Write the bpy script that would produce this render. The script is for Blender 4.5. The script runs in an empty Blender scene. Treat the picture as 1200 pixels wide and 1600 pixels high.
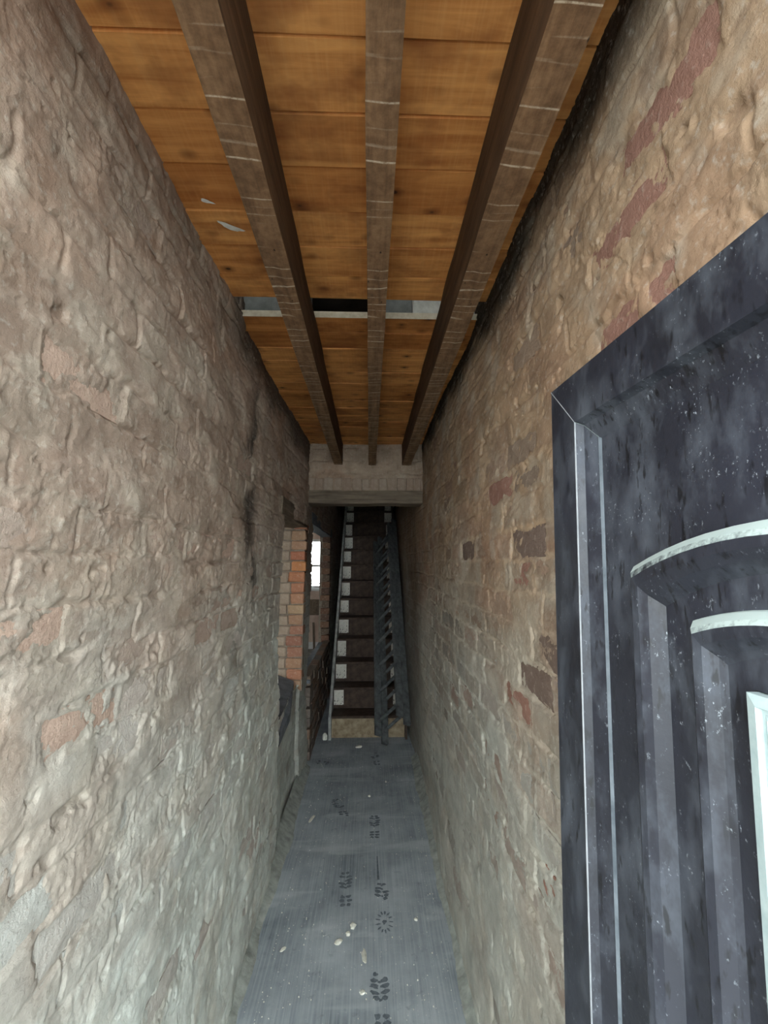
import bpy, bmesh, math, random
import numpy as np
from mathutils import Vector, Matrix

# ------------------------------------------------------------------ camera, sky, exposure
scene = bpy.context.scene
COL = scene.collection
EYE = 1.6
cam_data = bpy.data.cameras.new('camera')
cam = bpy.data.objects.new('camera', cam_data)
COL.objects.link(cam)
cam_data.sensor_fit = 'VERTICAL'
cam_data.sensor_height = 36.0
cam_data.lens = 36.0 * 720.0 / 1600.0
cam_data.clip_start = 0.02
cam.location = (0.0, 0.0, EYE)
cam.rotation_euler = (math.radians(90 + 6.497), 0.0, math.radians(-1.818))
scene.camera = cam

world = bpy.data.worlds.new('overcast_sky')
scene.world = world
world.use_nodes = True
wbg = world.node_tree.nodes['Background']
wbg.inputs['Color'].default_value = (0.89, 0.98, 1.0, 1)
wbg.inputs['Strength'].default_value = 1.0

vs = scene.view_settings
vs.view_transform = 'Standard'
vs.look = 'None'
vs.gamma = 1.0
vs.use_curve_mapping = False
vs.exposure = 3.42
scene.cycles.diffuse_bounces = 7


# ------------------------------------------------------------------ numbers
CEIL = 2.53
XL, XR = -0.51, 0.39
YHEAD = 3.5
OPEN1 = (2.70, 3.62, 0.70, 1.89)
OPEN2 = (4.02, 5.90, 0.64, 1.95)


def lin(r, g, b):
    def f(c):
        c /= 255.0
        return c / 12.92 if c <= 0.04045 else ((c + 0.055) / 1.055) ** 2.4
    return (f(r), f(g), f(b))


# ------------------------------------------------------------------ numpy noise
def _table(seed):
    return np.random.RandomState(seed).rand(257, 257)


_tabs = {}


def vnoise(u, v, seed=0):
    if seed not in _tabs:
        t = _table(seed)
        t[256, :] = t[0, :]
        t[:, 256] = t[:, 0]
        _tabs[seed] = t
    t = _tabs[seed]
    u = np.asarray(u, float)
    v = np.asarray(v, float)
    iu = np.floor(u).astype(int)
    iv = np.floor(v).astype(int)
    fu = u - iu
    fv = v - iv
    fu = fu * fu * fu * (fu * (fu * 6 - 15) + 10)
    fv = fv * fv * fv * (fv * (fv * 6 - 15) + 10)
    iu %= 256
    iv %= 256
    a = t[iu, iv]
    b = t[iu + 1, iv]
    c = t[iu, iv + 1]
    d = t[iu + 1, iv + 1]
    return (a * (1 - fu) + b * fu) * (1 - fv) + (c * (1 - fu) + d * fu) * fv


def fbm(u, v, seed=0, octaves=4, gain=0.5):
    s = 0.0
    amp = 1.0
    tot = 0.0
    for k in range(octaves):
        s = s + amp * vnoise(u * 2.03 ** k + 17.3 * k, v * 2.03 ** k + 9.1 * k, seed + k)
        tot += amp
        amp *= gain
    return s / tot


def ridged(u, v, seed=0, octaves=3):
    s = 0.0
    amp = 1.0
    tot = 0.0
    for k in range(octaves):
        n = vnoise(u * 2.1 ** k + 5.7 * k, v * 2.1 ** k + 3.3 * k, seed + k)
        s = s + amp * (1 - np.abs(2 * n - 1)) ** 2
        tot += amp
        amp *= 0.5
    return s / tot


def sstep(a, b, x):
    t = np.clip((x - a) / (b - a), 0, 1)
    return t * t * (3 - 2 * t)


# ------------------------------------------------------------------ material helper
class NB:
    def __init__(self, name):
        self.m = bpy.data.materials.new(name)
        self.m.use_nodes = True
        self.nt = self.m.node_tree
        self.b = self.nt.nodes['Principled BSDF']
        self._tc = None

    def node(self, t, **kw):
        n = self.nt.nodes.new(t)
        for k, v in kw.items():
            setattr(n, k, v)
        return n

    def link(self, a, b):
        self.nt.links.new(a, b)

    def put(self, sock, v):
        if hasattr(v, 'is_output'):
            self.link(v, sock)
        elif isinstance(v, (tuple, list)) and len(v) == 3 and sock.type == 'RGBA':
            sock.default_value = (*v, 1)
        else:
            sock.default_value = v

    def obj(self):
        if self._tc is None:
            self._tc = self.node('ShaderNodeTexCoord')
        return self._tc.outputs['Object']

    def scaled(self, s, vec=None, off=None):
        mp = self.node('ShaderNodeMapping')
        self.link(vec or self.obj(), mp.inputs['Vector'])
        mp.inputs['Scale'].default_value = s
        if off is not None:
            self.put(mp.inputs['Location'], off)
        return mp.outputs['Vector']

    def noise(self, scale, detail=4, rough=0.55, vec=None, dist=0.0):
        n = self.node('ShaderNodeTexNoise')
        n.inputs['Scale'].default_value = scale
        n.inputs['Detail'].default_value = detail
        n.inputs['Roughness'].default_value = rough
        n.inputs['Distortion'].default_value = dist
        self.link(vec or self.obj(), n.inputs['Vector'])
        return n.outputs['Fac']

    def voro(self, scale, vec=None, feature='F1', rand=1.0):
        n = self.node('ShaderNodeTexVoronoi', feature=feature)
        n.inputs['Scale'].default_value = scale
        n.inputs['Randomness'].default_value = rand
        self.link(vec or self.obj(), n.inputs['Vector'])
        return n.outputs['Distance']

    def ramp(self, fac, stops):
        n = self.node('ShaderNodeMapRange')
        n.clamp = True
        self.link(fac, n.inputs['Value'])
        a, b, c, d = stops
        n.inputs['From Min'].default_value = a
        n.inputs['From Max'].default_value = b
        n.inputs['To Min'].default_value = c
        n.inputs['To Max'].default_value = d
        return n.outputs['Result']

    def mix(self, fac, a, b, blend='MIX'):
        n = self.node('ShaderNodeMix', data_type='RGBA', blend_type=blend)
        self.put(n.inputs['Factor'], fac)
        self.put(n.inputs[6], a)
        self.put(n.inputs[7], b)
        return n.outputs[2]

    def math(self, op, a, b=0.0):
        n = self.node('ShaderNodeMath', operation=op)
        self.put(n.inputs[0], a)
        self.put(n.inputs[1], b)
        return n.outputs[0]

    def attr(self, name, out='Color'):
        n = self.node('ShaderNodeAttribute', attribute_name=name)
        return n.outputs[out]

    def rnd(self):
        return self.node('ShaderNodeObjectInfo').outputs['Random']

    def normal_z(self):
        g = self.node('ShaderNodeNewGeometry')
        s = self.node('ShaderNodeSeparateXYZ')
        self.link(g.outputs['Normal'], s.inputs[0])
        return s.outputs['Z']

    def sep(self, vec=None):
        s = self.node('ShaderNodeSeparateXYZ')
        self.link(vec or self.obj(), s.inputs[0])
        return s.outputs

    def bump(self, h, strength=0.5, dist=0.01, nrm=None):
        n = self.node('ShaderNodeBump')
        n.inputs['Strength'].default_value = strength
        n.inputs['Distance'].default_value = dist
        self.link(h, n.inputs['Height'])
        if nrm is not None:
            self.link(nrm, n.inputs['Normal'])
        return n.outputs['Normal']

    def done(self, color, rough=0.85, nrm=None, metal=0.0, spec=0.3):
        self.put(self.b.inputs['Base Color'], color)
        self.put(self.b.inputs['Roughness'], rough)
        self.put(self.b.inputs['Metallic'], metal)
        self.put(self.b.inputs['Specular IOR Level'], spec)
        if nrm is not None:
            self.link(nrm, self.b.inputs['Normal'])
        return self.m


# ------------------------------------------------------------------ materials
def mat_wall():
    m = NB('limewashed_masonry')
    base = m.attr('Col')
    n1 = m.noise(14, 5, 0.6)
    n2 = m.noise(70, 4, 0.6)
    c = m.mix(1.0, base, m.mix(m.ramp(n1, (0.3, 0.7, 0, 1)), lin(222, 218, 214), lin(255, 252, 248)), 'MULTIPLY')
    c = m.mix(m.ramp(n2, (0.56, 0.72, 0, 0.45)), c, lin(206, 198, 186))
    c = m.mix(m.ramp(m.noise(33, 5, 0.65), (0.36, 0.27, 0, 0.55)), c, m.mix(1.0, base, (0.5, 0.46, 0.43), 'MULTIPLY'))
    c = m.mix(m.ramp(m.noise(190, 4, 0.7), (0.40, 0.30, 0, 0.5)), c, m.mix(1.0, base, (0.40, 0.36, 0.33), 'MULTIPLY'))
    nr = m.bump(m.noise(150, 6, 0.76), 0.6, 0.006)
    return m.done(c, 0.93, nr, spec=0.15)


def mat_board():
    m = NB('orange_pine_board')
    r = m.rnd()
    off = m.node('ShaderNodeCombineXYZ')
    m.link(m.math('MULTIPLY', r, 37.0), off.inputs[0])
    m.link(m.math('MULTIPLY', r, 91.0), off.inputs[1])
    v = m.scaled((1.6, 22, 22), off=off.outputs[0])
    g = m.noise(1.6, 6, 0.6, v, 0.6)
    c = m.mix(m.ramp(g, (0.3, 0.7, 0, 1)), lin(186, 116, 58), lin(234, 166, 96))
    saw = m.noise(1.0, 2, 0.5, m.scaled((150, 5, 5), off=off.outputs[0]))
    c = m.mix(m.ramp(saw, (0.45, 0.7, 0, 0.22)), c, lin(234, 176, 112))
    blot = m.noise(5, 4, 0.6, m.scaled((1, 1.6, 1), off=off.outputs[0]))
    c = m.mix(m.ramp(blot, (0.48, 0.68, 0, 0.7)), c, lin(140, 78, 38))
    kn = m.voro(1.0, m.scaled((9, 13, 2), off=off.outputs[0]))
    c = m.mix(m.ramp(kn, (0.26, 0.05, 0, 0.75)), c, lin(96, 50, 22))
    c = m.mix(m.ramp(kn, (0.09, 0.05, 0, 0.85)), c, lin(50, 26, 12))
    dirt = m.noise(3.2, 5, 0.65, m.scaled((1, 1, 1), off=off.outputs[0]))
    c = m.mix(m.ramp(dirt, (0.50, 0.72, 0, 0.6)), c, lin(104, 60, 32))
    c = m.mix(m.ramp(r, (0.35, 1.0, 0, 0.9)), c, m.mix(1.0, c, (0.70, 0.58, 0.48), 'MULTIPLY'))
    nr = m.bump(g, 0.25, 0.004)
    return m.done(c, 0.62, nr, spec=0.3)


def mat_old_timber(name, c0, c1, lath=0.0):
    """lath: strength of the pale plaster lines left across the underside by old laths."""
    m = NB(name)
    v = m.scaled((26, 2.2, 26))
    g = m.noise(1.4, 6, 0.65, v, 0.4)
    c = m.mix(m.ramp(g, (0.28, 0.72, 0, 1)), c0, c1)
    c = m.mix(m.ramp(m.noise(9, 4), (0.5, 0.75, 0, 0.5)), c, m.mix(1.0, c, (0.45, 0.42, 0.4), 'MULTIPLY'))
    if lath:
        s = m.sep()
        wob = m.math('MULTIPLY', m.noise(9, 2, 0.5, m.scaled((0.25, 1, 0.25))), 0.11)
        yy = m.math('ADD', s[1], wob)
        saw = m.math('PINGPONG', yy, 0.0185)
        line = m.ramp(saw, (0.0030, 0.0010, 0, 1))
        gate = m.math('MULTIPLY', m.ramp(m.noise(24, 3, 0.6, m.scaled((0.12, 1, 0.12))), (0.42, 0.56, 0, 1)), m.ramp(m.noise(90, 3, 0.7), (0.34, 0.54, 0.25, 1)))
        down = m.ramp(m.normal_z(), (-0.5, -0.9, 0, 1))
        # the laths and plaster once covered the undersides; the bare sides are toned darker
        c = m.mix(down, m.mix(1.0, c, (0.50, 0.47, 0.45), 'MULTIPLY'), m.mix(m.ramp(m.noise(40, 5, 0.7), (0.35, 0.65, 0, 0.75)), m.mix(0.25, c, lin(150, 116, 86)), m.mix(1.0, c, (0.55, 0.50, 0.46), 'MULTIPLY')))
        f = m.math('MULTIPLY', m.math('MULTIPLY', line, gate), m.math('MULTIPLY', down, lath))
        c = m.mix(f, c, lin(206, 190, 168))
        hole = m.voro(1.0, m.scaled((34, 22, 0.5)), rand=0.9)
        c = m.mix(m.math('MULTIPLY', m.ramp(hole, (0.13, 0.07, 0, 1)), down), c, lin(24, 17, 12))
    nr = m.bump(g, 0.5, 0.006)
    nr = m.bump(m.noise(60, 4), 0.4, 0.003, nr)
    return m.done(c, 0.85, nr, spec=0.2)


def mat_plain(name, c0, c1, scale=12, rough=0.8, bump=0.2, spec=0.3, metal=0.0):
    m = NB(name)
    n = m.noise(scale, 5, 0.6)
    c = m.mix(m.ramp(n, (0.3, 0.7, 0, 1)), c0, c1)
    nr = m.bump(m.noise(scale * 4, 4), bump, 0.004)
    return m.done(c, rough, nr, metal, spec)


def mat_brick():
    m = NB('bare_brick')
    base = m.attr('Col')
    n = m.noise(30, 5, 0.65)
    c = m.mix(m.ramp(n, (0.25, 0.75, 0, 1)), m.mix(1.0, base, (0.78, 0.74, 0.72), 'MULTIPLY'), base)
    c = m.mix(m.ramp(m.noise(55, 4, 0.7), (0.58, 0.72, 0, 0.5)), c, lin(196, 180, 164))
    nr = m.bump(m.noise(110, 5, 0.72), 0.7, 0.008)
    return m.done(c, 0.93, nr, spec=0.12)


def mat_door():
    m = NB('dusty_anthracite_door')
    c = m.mix(m.ramp(m.noise(5, 4), (0.3, 0.7, 0, 1)), lin(33, 34, 41), lin(47, 49, 59))
    # dust film with rain runs washed dark through it
    film = m.noise(1.0, 5, 0.7, m.scaled((14, 14, 7)))
    c = m.mix(m.ramp(film, (0.46, 0.80, 0, 0.34)), c, lin(132, 140, 152))
    runs = m.noise(1.0, 3, 0.55, m.scaled((105, 105, 30)))
    rg = m.ramp(m.noise(7, 3), (0.38, 0.56, 0.15, 1))
    c = m.mix(m.math('MULTIPLY', m.ramp(runs, (0.58, 0.66, 0, 0.8)), rg), c, lin(15, 15, 18))
    # dried splashes
    sp = m.noise(1.0, 3, 0.7, m.scaled((230, 230, 150)))
    gate = m.ramp(m.noise(24, 4, 0.7), (0.50, 0.66, 0, 1))
    c = m.mix(m.math('MULTIPLY', m.ramp(sp, (0.60, 0.70, 0, 0.75)), gate), c, lin(176, 184, 192))
    # dust lies on whatever faces up
    up = m.math('ADD', m.normal_z(), m.math('MULTIPLY', m.math('SUBTRACT', m.noise(120, 4, 0.7), 0.5), 0.5))
    c = m.mix(m.ramp(up, (0.30, 0.52, 0, 0.95)), c, lin(186, 200, 197))
    nr = m.bump(m.noise(90, 4), 0.12, 0.003)
    return m.done(c, m.ramp(film, (0.4, 0.7, 0.38, 0.75)), nr, spec=0.45)


def mat_floor():
    m = NB('dusty_grey_floor_sheet')
    c = m.mix(m.ramp(m.noise(3.2, 5, 0.6), (0.32, 0.68, 0, 1)), lin(122, 130, 137), lin(172, 179, 184))
    streak = m.noise(1.0, 4, 0.65, m.scaled((130, 2.5, 1)))
    c = m.mix(m.ramp(streak, (0.40, 0.70, 0, 0.45)), c, lin(196, 202, 204))
    ridge = m.noise(1.0, 4, 0.6, m.scaled((1.2, 5.5, 1)), 0.5)
    c = m.mix(m.ramp(ridge, (0.55, 0.66, 0, 0.35)), c, lin(210, 215, 216))
    sp = m.voro(55)
    gate = m.ramp(m.noise(6, 4), (0.48, 0.6, 0, 1))
    c = m.mix(m.math('MULTIPLY', m.ramp(sp, (0.14, 0.08, 0, 1)), gate), c, lin(214, 212, 204))
    c = m.mix(m.ramp(m.noise(17, 5, 0.7), (0.60, 0.72, 0, 0.4)), c, lin(84, 90, 96))
    nr = m.bump(streak, 0.12, 0.002)
    nr = m.bump(m.noise(30, 5), 0.2, 0.004, nr)
    return m.done(c, 0.85, nr, spec=0.2)


M_WALL = mat_wall()
M_BOARD = mat_board()
M_JOIST = mat_old_timber('old_joist_timber', lin(92, 70, 52), lin(152, 120, 90), 0.75)
M_BEAM = mat_old_timber('grey_beam_timber', lin(84, 74, 64), lin(140, 126, 110))
M_DARKWOOD = mat_plain('dark_stained_stair_wood', lin(52, 40, 34), lin(88, 72, 62), 18, 0.7, 0.3)
M_WORNWOOD = mat_plain('worn_bottom_riser', lin(124, 106, 84), lin(176, 160, 134), 22, 0.85, 0.3)
M_OLDPAINT = mat_plain('old_cream_paint', lin(204, 198, 186), lin(236, 232, 222), 40, 0.7, 0.2)


def mat_chipped():
    m = NB('chipped_cream_paint')
    c = m.mix(m.ramp(m.noise(40, 5, 0.6), (0.3, 0.7, 0, 1)), lin(200, 194, 182), lin(238, 234, 225))
    z_ = m.sep()[2]
    low = m.ramp(z_, (0.03, -0.06, 0.0, 0.10))
    chip = m.ramp(m.math('ADD', m.noise(45, 4, 0.6), low), (0.62, 0.68, 0, 0.85))
    c = m.mix(chip, c, lin(62, 50, 42))
    return m.done(c, 0.7, spec=0.3)


M_CHIPPED = mat_chipped()
M_GREYPAINT = mat_plain('worn_grey_paint', lin(120, 120, 118), lin(188, 188, 184), 14, 0.7, 0.2)
M_LADDER = mat_plain('dusty_weathered_ladder', lin(68, 70, 71), lin(108, 112, 112), 20, 0.75, 0.3)
M_BRICK = mat_brick()
M_DOOR = mat_door()
M_SEAL = mat_plain('pale_joint_line', lin(128, 132, 136), lin(166, 168, 172), 30, 0.6, 0.1)
M_FLOOR = mat_floor()
M_GASKET = mat_plain('grey_gasket', lin(86, 94, 102), lin(130, 138, 146), 20, 0.6, 0.1)
M_CORE = mat_plain('rough_mortar', lin(108, 96, 86), lin(150, 138, 124), 25, 0.95, 0.5, 0.1)
M_FILLET = mat_plain('dusty_mortar_fillet', lin(134, 137, 131), lin(184, 187, 179), 18, 0.95, 0.5, 0.1)
M_SLATE = mat_plain('dark_slate', lin(96, 100, 106), lin(130, 134, 140), 14, 0.8, 0.3)
M_PLASTER = mat_plain('pink_plaster', lin(196, 172, 156), lin(222, 202, 188), 8, 0.9, 0.2)
M_DARKPLASTER = mat_plain('dark_stairwell_plaster', lin(70, 62, 56), lin(98, 88, 80), 8, 0.95, 0.3, 0.1)  # plain dark tone for the stairwell and the void above the boards
M_CONCRETE = mat_plain('grey_concrete', lin(120, 120, 116), lin(160, 160, 155), 16, 0.9, 0.3, 0.1)
M_PAVING = mat_plain('pale_concrete_paving', lin(120, 120, 118), lin(146, 146, 142), 4, 0.9, 0.2, 0.1)
M_SAWN = mat_plain('raw_sawn_edge', lin(214, 196, 168), lin(240, 226, 204), 60, 0.8, 0.2)
M_CRUMB = mat_plain('plaster_crumb', lin(206, 204, 190), lin(236, 234, 222), 60, 0.95, 0.4, 0.1)
M_PRINT = mat_plain('pressed_dark_dust', lin(84, 91, 98), lin(120, 127, 133), 60, 0.8, 0.1)
M_FRAME = mat_plain('pale_glazing_frame', lin(158, 176, 178), lin(184, 198, 198), 40, 0.45, 0.1)
M_WHITE = mat_plain('white_window_frame', lin(210, 212, 212), lin(226, 228, 228), 10, 0.5, 0.1)


def mat_glass():
    m = NB('window_glass')
    m.b.inputs['Transmission Weight'].default_value = 1.0
    return m.done((0.92, 0.96, 0.96), 0.02, spec=0.5)


M_GLASS = mat_glass()


def mat_obscure():
    m = NB('obscured_door_glass')
    n = m.bump(m.noise(120, 3), 0.4, 0.004)
    return m.done(lin(186, 206, 208), 0.25, n, spec=0.5)


M_OBSCURE = mat_obscure()


# ------------------------------------------------------------------ object helpers
def mesh_obj(name, verts, faces, material, parent=None, smooth=False):
    me = bpy.data.meshes.new(name)
    me.from_pydata([tuple(v) for v in verts], [], faces)
    me.validate()
    bm = bmesh.new()
    bm.from_mesh(me)
    bmesh.ops.recalc_face_normals(bm, faces=bm.faces)
    bm.to_mesh(me)
    bm.free()
    me.materials.append(material)
    if smooth:
        me.polygons.foreach_set('use_smooth', [True] * len(me.polygons))
    o = bpy.data.objects.new(name, me)
    COL.objects.link(o)
    if parent is not None:
        o.parent = parent
    return o


def tag(o, label=None, category=None, group=None, kind=None):
    for k, v in (('label', label), ('category', category), ('group', group), ('kind', kind)):
        if v:
            o[k] = v
    return o


def empty(name, loc=(0, 0, 0)):
    o = bpy.data.objects.new(name, None)
    o.empty_display_size = 0.1
    o.location = loc
    COL.objects.link(o)
    return o


def box_mesh(x0, x1, y0, y1, z0, z1, bev=0.0, jit=0.0, rng=None):
    bm = bmesh.new()
    vs_ = [bm.verts.new((x, y, z)) for x in (x0, x1) for y in (y0, y1) for z in (z0, z1)]
    for f in ((0, 1, 3, 2), (4, 6, 7, 5), (0, 4, 5, 1), (2, 3, 7, 6), (0, 2, 6, 4), (1, 5, 7, 3)):
        bm.faces.new([vs_[i] for i in f])
    bmesh.ops.recalc_face_normals(bm, faces=bm.faces)
    if bev:
        bmesh.ops.bevel(bm, geom=list(bm.edges), offset=bev, segments=1, affect='EDGES')
    if jit:
        for v in bm.verts:
            v.co += Vector((rng.uniform(-jit, jit), rng.uniform(-jit, jit), rng.uniform(-jit, jit)))
    return bm


def box(name, x0, x1, y0, y1, z0, z1, material, parent=None, bev=0.0, jit=0.0, rng=None):
    """Box object with its origin at its centre."""
    c = Vector(((x0 + x1) / 2, (y0 + y1) / 2, (z0 + z1) / 2))
    bm = box_mesh(x0 - c.x, x1 - c.x, y0 - c.y, y1 - c.y, z0 - c.z, z1 - c.z, bev, jit, rng)
    me = bpy.data.meshes.new(name)
    bm.to_mesh(me)
    bm.free()
    me.materials.append(material)
    o = bpy.data.objects.new(name, me)
    COL.objects.link(o)
    o.location = c
    if parent is not None:
        o.parent = parent
        o.matrix_parent_inverse = parent.matrix_world.inverted() if False else Matrix.Translation(-parent.location)
    return o


def set_col(me, cols):
    """cols: (n,3) or one colour for all vertices."""
    a = me.color_attributes.new('Col', 'FLOAT_COLOR', 'POINT')
    n = len(me.vertices)
    arr = np.ones((n, 4), np.float32)
    arr[:, :3] = cols
    a.data.foreach_set('color', arr.ravel())


def subdivided_bar(name, p0, p1, wx, wz, material, parent=None, n=40, amp=0.003, seed=1):
    """Rough-hewn timber along Y with uneven arrises; p0,p1 = (x0,y0,z0) corner, (x1,y1,z1)."""
    x0, y0, z0 = p0
    x1, y1, z1 = p1
    ring = []
    for i in range(wx + 1):
        ring.append((x0 + (x1 - x0) * i / wx, z0))
    for i in range(1, wz + 1):
        ring.append((x1, z0 + (z1 - z0) * i / wz))
    for i in range(1, wx + 1):
        ring.append((x1 - (x1 - x0) * i / wx, z1))
    for i in range(1, wz):
        ring.append((x0, z1 - (z1 - z0) * i / wz))
    k = len(ring)
    cx, cy, cz = (x0 + x1) / 2, (y0 + y1) / 2, (z0 + z1) / 2
    verts = []
    for j in range(n + 1):
        y = y0 + (y1 - y0) * j / n
        for (x, z) in ring:
            dx = (float(vnoise(y * 6 + x * 50, z * 40, seed)) - 0.5) * 2 * amp
            dz = (float(vnoise(y * 5 + z * 50, x * 40, seed + 3)) - 0.5) * 2 * amp
            verts.append((x + dx - cx, y - cy, z + (dz if z < z1 - 1e-6 else 0) - cz))
    faces = []
    for j in range(n):
        for i in range(k):
            a = j * k + i
            b = j * k + (i + 1) % k
            faces.append((a, b, b + k, a + k))
    faces.append(tuple(range(k)))
    faces.append(tuple(range(n * k, n * k + k)))
    o = mesh_obj(name, verts, faces, material, None)
    o.location = (cx, cy, cz)
    if parent is not None:
        o.parent = parent
        o.matrix_parent_inverse = Matrix.Translation(-parent.location)
    return o


# ------------------------------------------------------------------ masonry skins
class Skin:
    """A rough limewashed brick face. u runs along the wall, v is height; h points into the room."""

    def __init__(self, seed, course, length, joint, amp, exposed, top_smooth=2.6):
        self.seed = seed
        self.course = course
        self.length = length
        self.joint = joint
        self.amp = amp
        self.rs = np.random.RandomState(seed)
        self.offs = self.rs.rand(64) * 0.3 + np.arange(64) % 2 * 0.5
        self.exposed = exposed        # {(course, index): exposure}

    def low(self, u, v):
        s = self.seed
        return (fbm(u * 1.5, v * 1.5, s + 1, 2) - 0.5) * 0.05 * self.amp + (fbm(u * 6, v * 7, s + 4, 2) - 0.5) * 0.008 * self.amp

    def cell(self, u, v):
        s = self.seed
        vw = v + (fbm(u * 2.2, v * 2.2, s + 8, 2) - 0.5) * 0.03 + (vnoise(u * 26, v * 26, s + 9) - 0.5) * 0.010
        uw = u + (vnoise(u * 22, v * 30, s + 10) - 0.5) * 0.014
        c = np.floor(vw / self.course).astype(int)
        fv = vw / self.course - c
        q = uw / self.length + self.offs[np.clip(c, 0, 63)]
        i = np.floor(q).astype(int)
        fu = q - i
        dv = np.minimum(fv, 1 - fv) * self.course
        du = np.minimum(fu, 1 - fu) * self.length
        return c, i, dv, du

    def height(self, u, v):
        s = self.seed
        low = self.low(u, v)
        c, i, dv, du = self.cell(u, v)
        d = np.minimum(dv, du)
        patch = sstep(0.34, 0.60, fbm(u * 3.1, v * 3.1, s + 12, 3))
        jn = (fbm(u * 40, v * 40, s + 14, 3, 0.6) - 0.5) * 0.010
        wv = sstep(0.0085, 0.0015, dv + jn) * sstep(0.36, 0.52, fbm(u * 5, v * 9, s + 15, 3))
        wu = sstep(0.0080, 0.0015, du + jn) * sstep(0.42, 0.58, fbm(u * 9, v * 9, s + 18, 3))
        h = low - self.joint * np.maximum(wv, 0.8 * wu) * (0.45 + 0.55 * patch)
        # every brick sits a little differently under the wash
        r_ = (np.sin(c * 41.3 + i * 17.77 + s) * 9731.17) % 1.0
        h = h + (r_ - 0.5) * 0.0045 * sstep(0.003, 0.013, d + jn)
        # crusty trowelled plaster: gritty relief, broken terraces and hairline cracks
        A = self.amp
        h = h + (fbm(u * 10, v * 16, s + 21, 5, 0.62) - 0.5) * 0.0048 * A
        wu_ = u + 0.04 * (fbm(u * 12, v * 12, s + 2, 3) - 0.5)
        wv_ = v + 0.04 * (fbm(u * 12 + 7, v * 12, s + 3, 3) - 0.5)
        t = fbm(wu_ * 4.2, wv_ * 9.5, s + 33, 6, 0.66)
        for q, thr in enumerate((0.40, 0.46, 0.51, 0.565)):
            h = h + (0.0013, 0.0009, 0.0014, 0.0011)[q] * A * sstep(thr, thr + 0.006, t)
        ck = np.abs(fbm(wu_ * 2.6 + 11, wv_ * 5.5, s + 70, 5, 0.66) - 0.5)
        h = h - 0.0035 * A * sstep(0.009, 0.002, ck) * sstep(0.45, 0.6, fbm(u * 3, v * 3, s + 75, 2))
        h = h + (fbm(u * 95, v * 95, s + 29, 2, 0.7) - 0.5) * 0.0014 * A
        h = h + (ridged(u * 4.5 + 0.3 * t, (v + 0.22 * u) * 13, s + 90, 4) - 0.4) * 0.0065 * A * (0.35 + 0.65 * sstep(1.3, 1.9, v))
        # small missing plugs
        p = fbm(u * 17, v * 17, s + 37, 3)
        h = h - 0.007 * sstep(0.79, 0.83, p)
        ex = np.zeros_like(h)
        if self.exposed:
            key = c * 1000 + i
            for (cc, ii), e in self.exposed.items():
                mk = key == cc * 1000 + ii
                if mk.any():
                    ex[mk] = e
            inner = sstep(0.002, 0.012, d + (fbm(u * 34, v * 34, s + 41, 3) - 0.5) * 0.022)
            inner_v = sstep(0.002, 0.012, dv + (fbm(u * 34, v * 34, s + 41, 3) - 0.5) * 0.022)
            inner = np.maximum(inner, 0.8 * inner_v)
            hold = fbm(u * 14, v * 14, s + 44, 6, 0.66)
            ex = ex * inner * sstep(0.62, 0.40, hold - 0.25 * (ex - 0.5))
        h = h - 0.0064 * ex
        return h, c, i, ex, d, t


def grid_object(name, P, quads_mask, cols, material, parent=None):
    """P: (nu, nv, 3) points."""
    nu, nv = P.shape[:2]
    idx = np.arange(nu * nv).reshape(nu, nv)
    a = idx[:-1, :-1][quads_mask]
    b = idx[1:, :-1][quads_mask]
    c = idx[1:, 1:][quads_mask]
    d = idx[:-1, 1:][quads_mask]
    q = np.stack([a, b, c, d], 1)
    used = np.unique(q)
    remap = -np.ones(nu * nv, int)
    remap[used] = np.arange(len(used))
    q = remap[q]
    me = bpy.data.meshes.new(name)
    me.vertices.add(len(used))
    me.vertices.foreach_set('co', P.reshape(-1, 3)[used].astype(np.float32).ravel())
    me.loops.add(q.size)
    me.loops.foreach_set('vertex_index', q.ravel().astype(np.int32))
    me.polygons.add(len(q))
    me.polygons.foreach_set('loop_start', np.arange(0, q.size, 4, dtype=np.int32))
    me.polygons.foreach_set('use_smooth', np.ones(len(q), bool))
    me.update(calc_edges=True)
    set_col(me, cols.reshape(-1, 3)[used])
    me.materials.append(material)
    o = bpy.data.objects.new(name, me)
    COL.objects.link(o)
    if parent is not None:
        o.parent = parent
    return o


def steps(*segs):
    """Grid stops: (start, end, step) segments joined."""
    out = []
    for a, b, s in segs:
        n = max(1, int(round((b - a) / s)))
        out.append(np.linspace(a, b, n, endpoint=False))
    out.append([segs[-1][1]])
    return np.concatenate(out)


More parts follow.
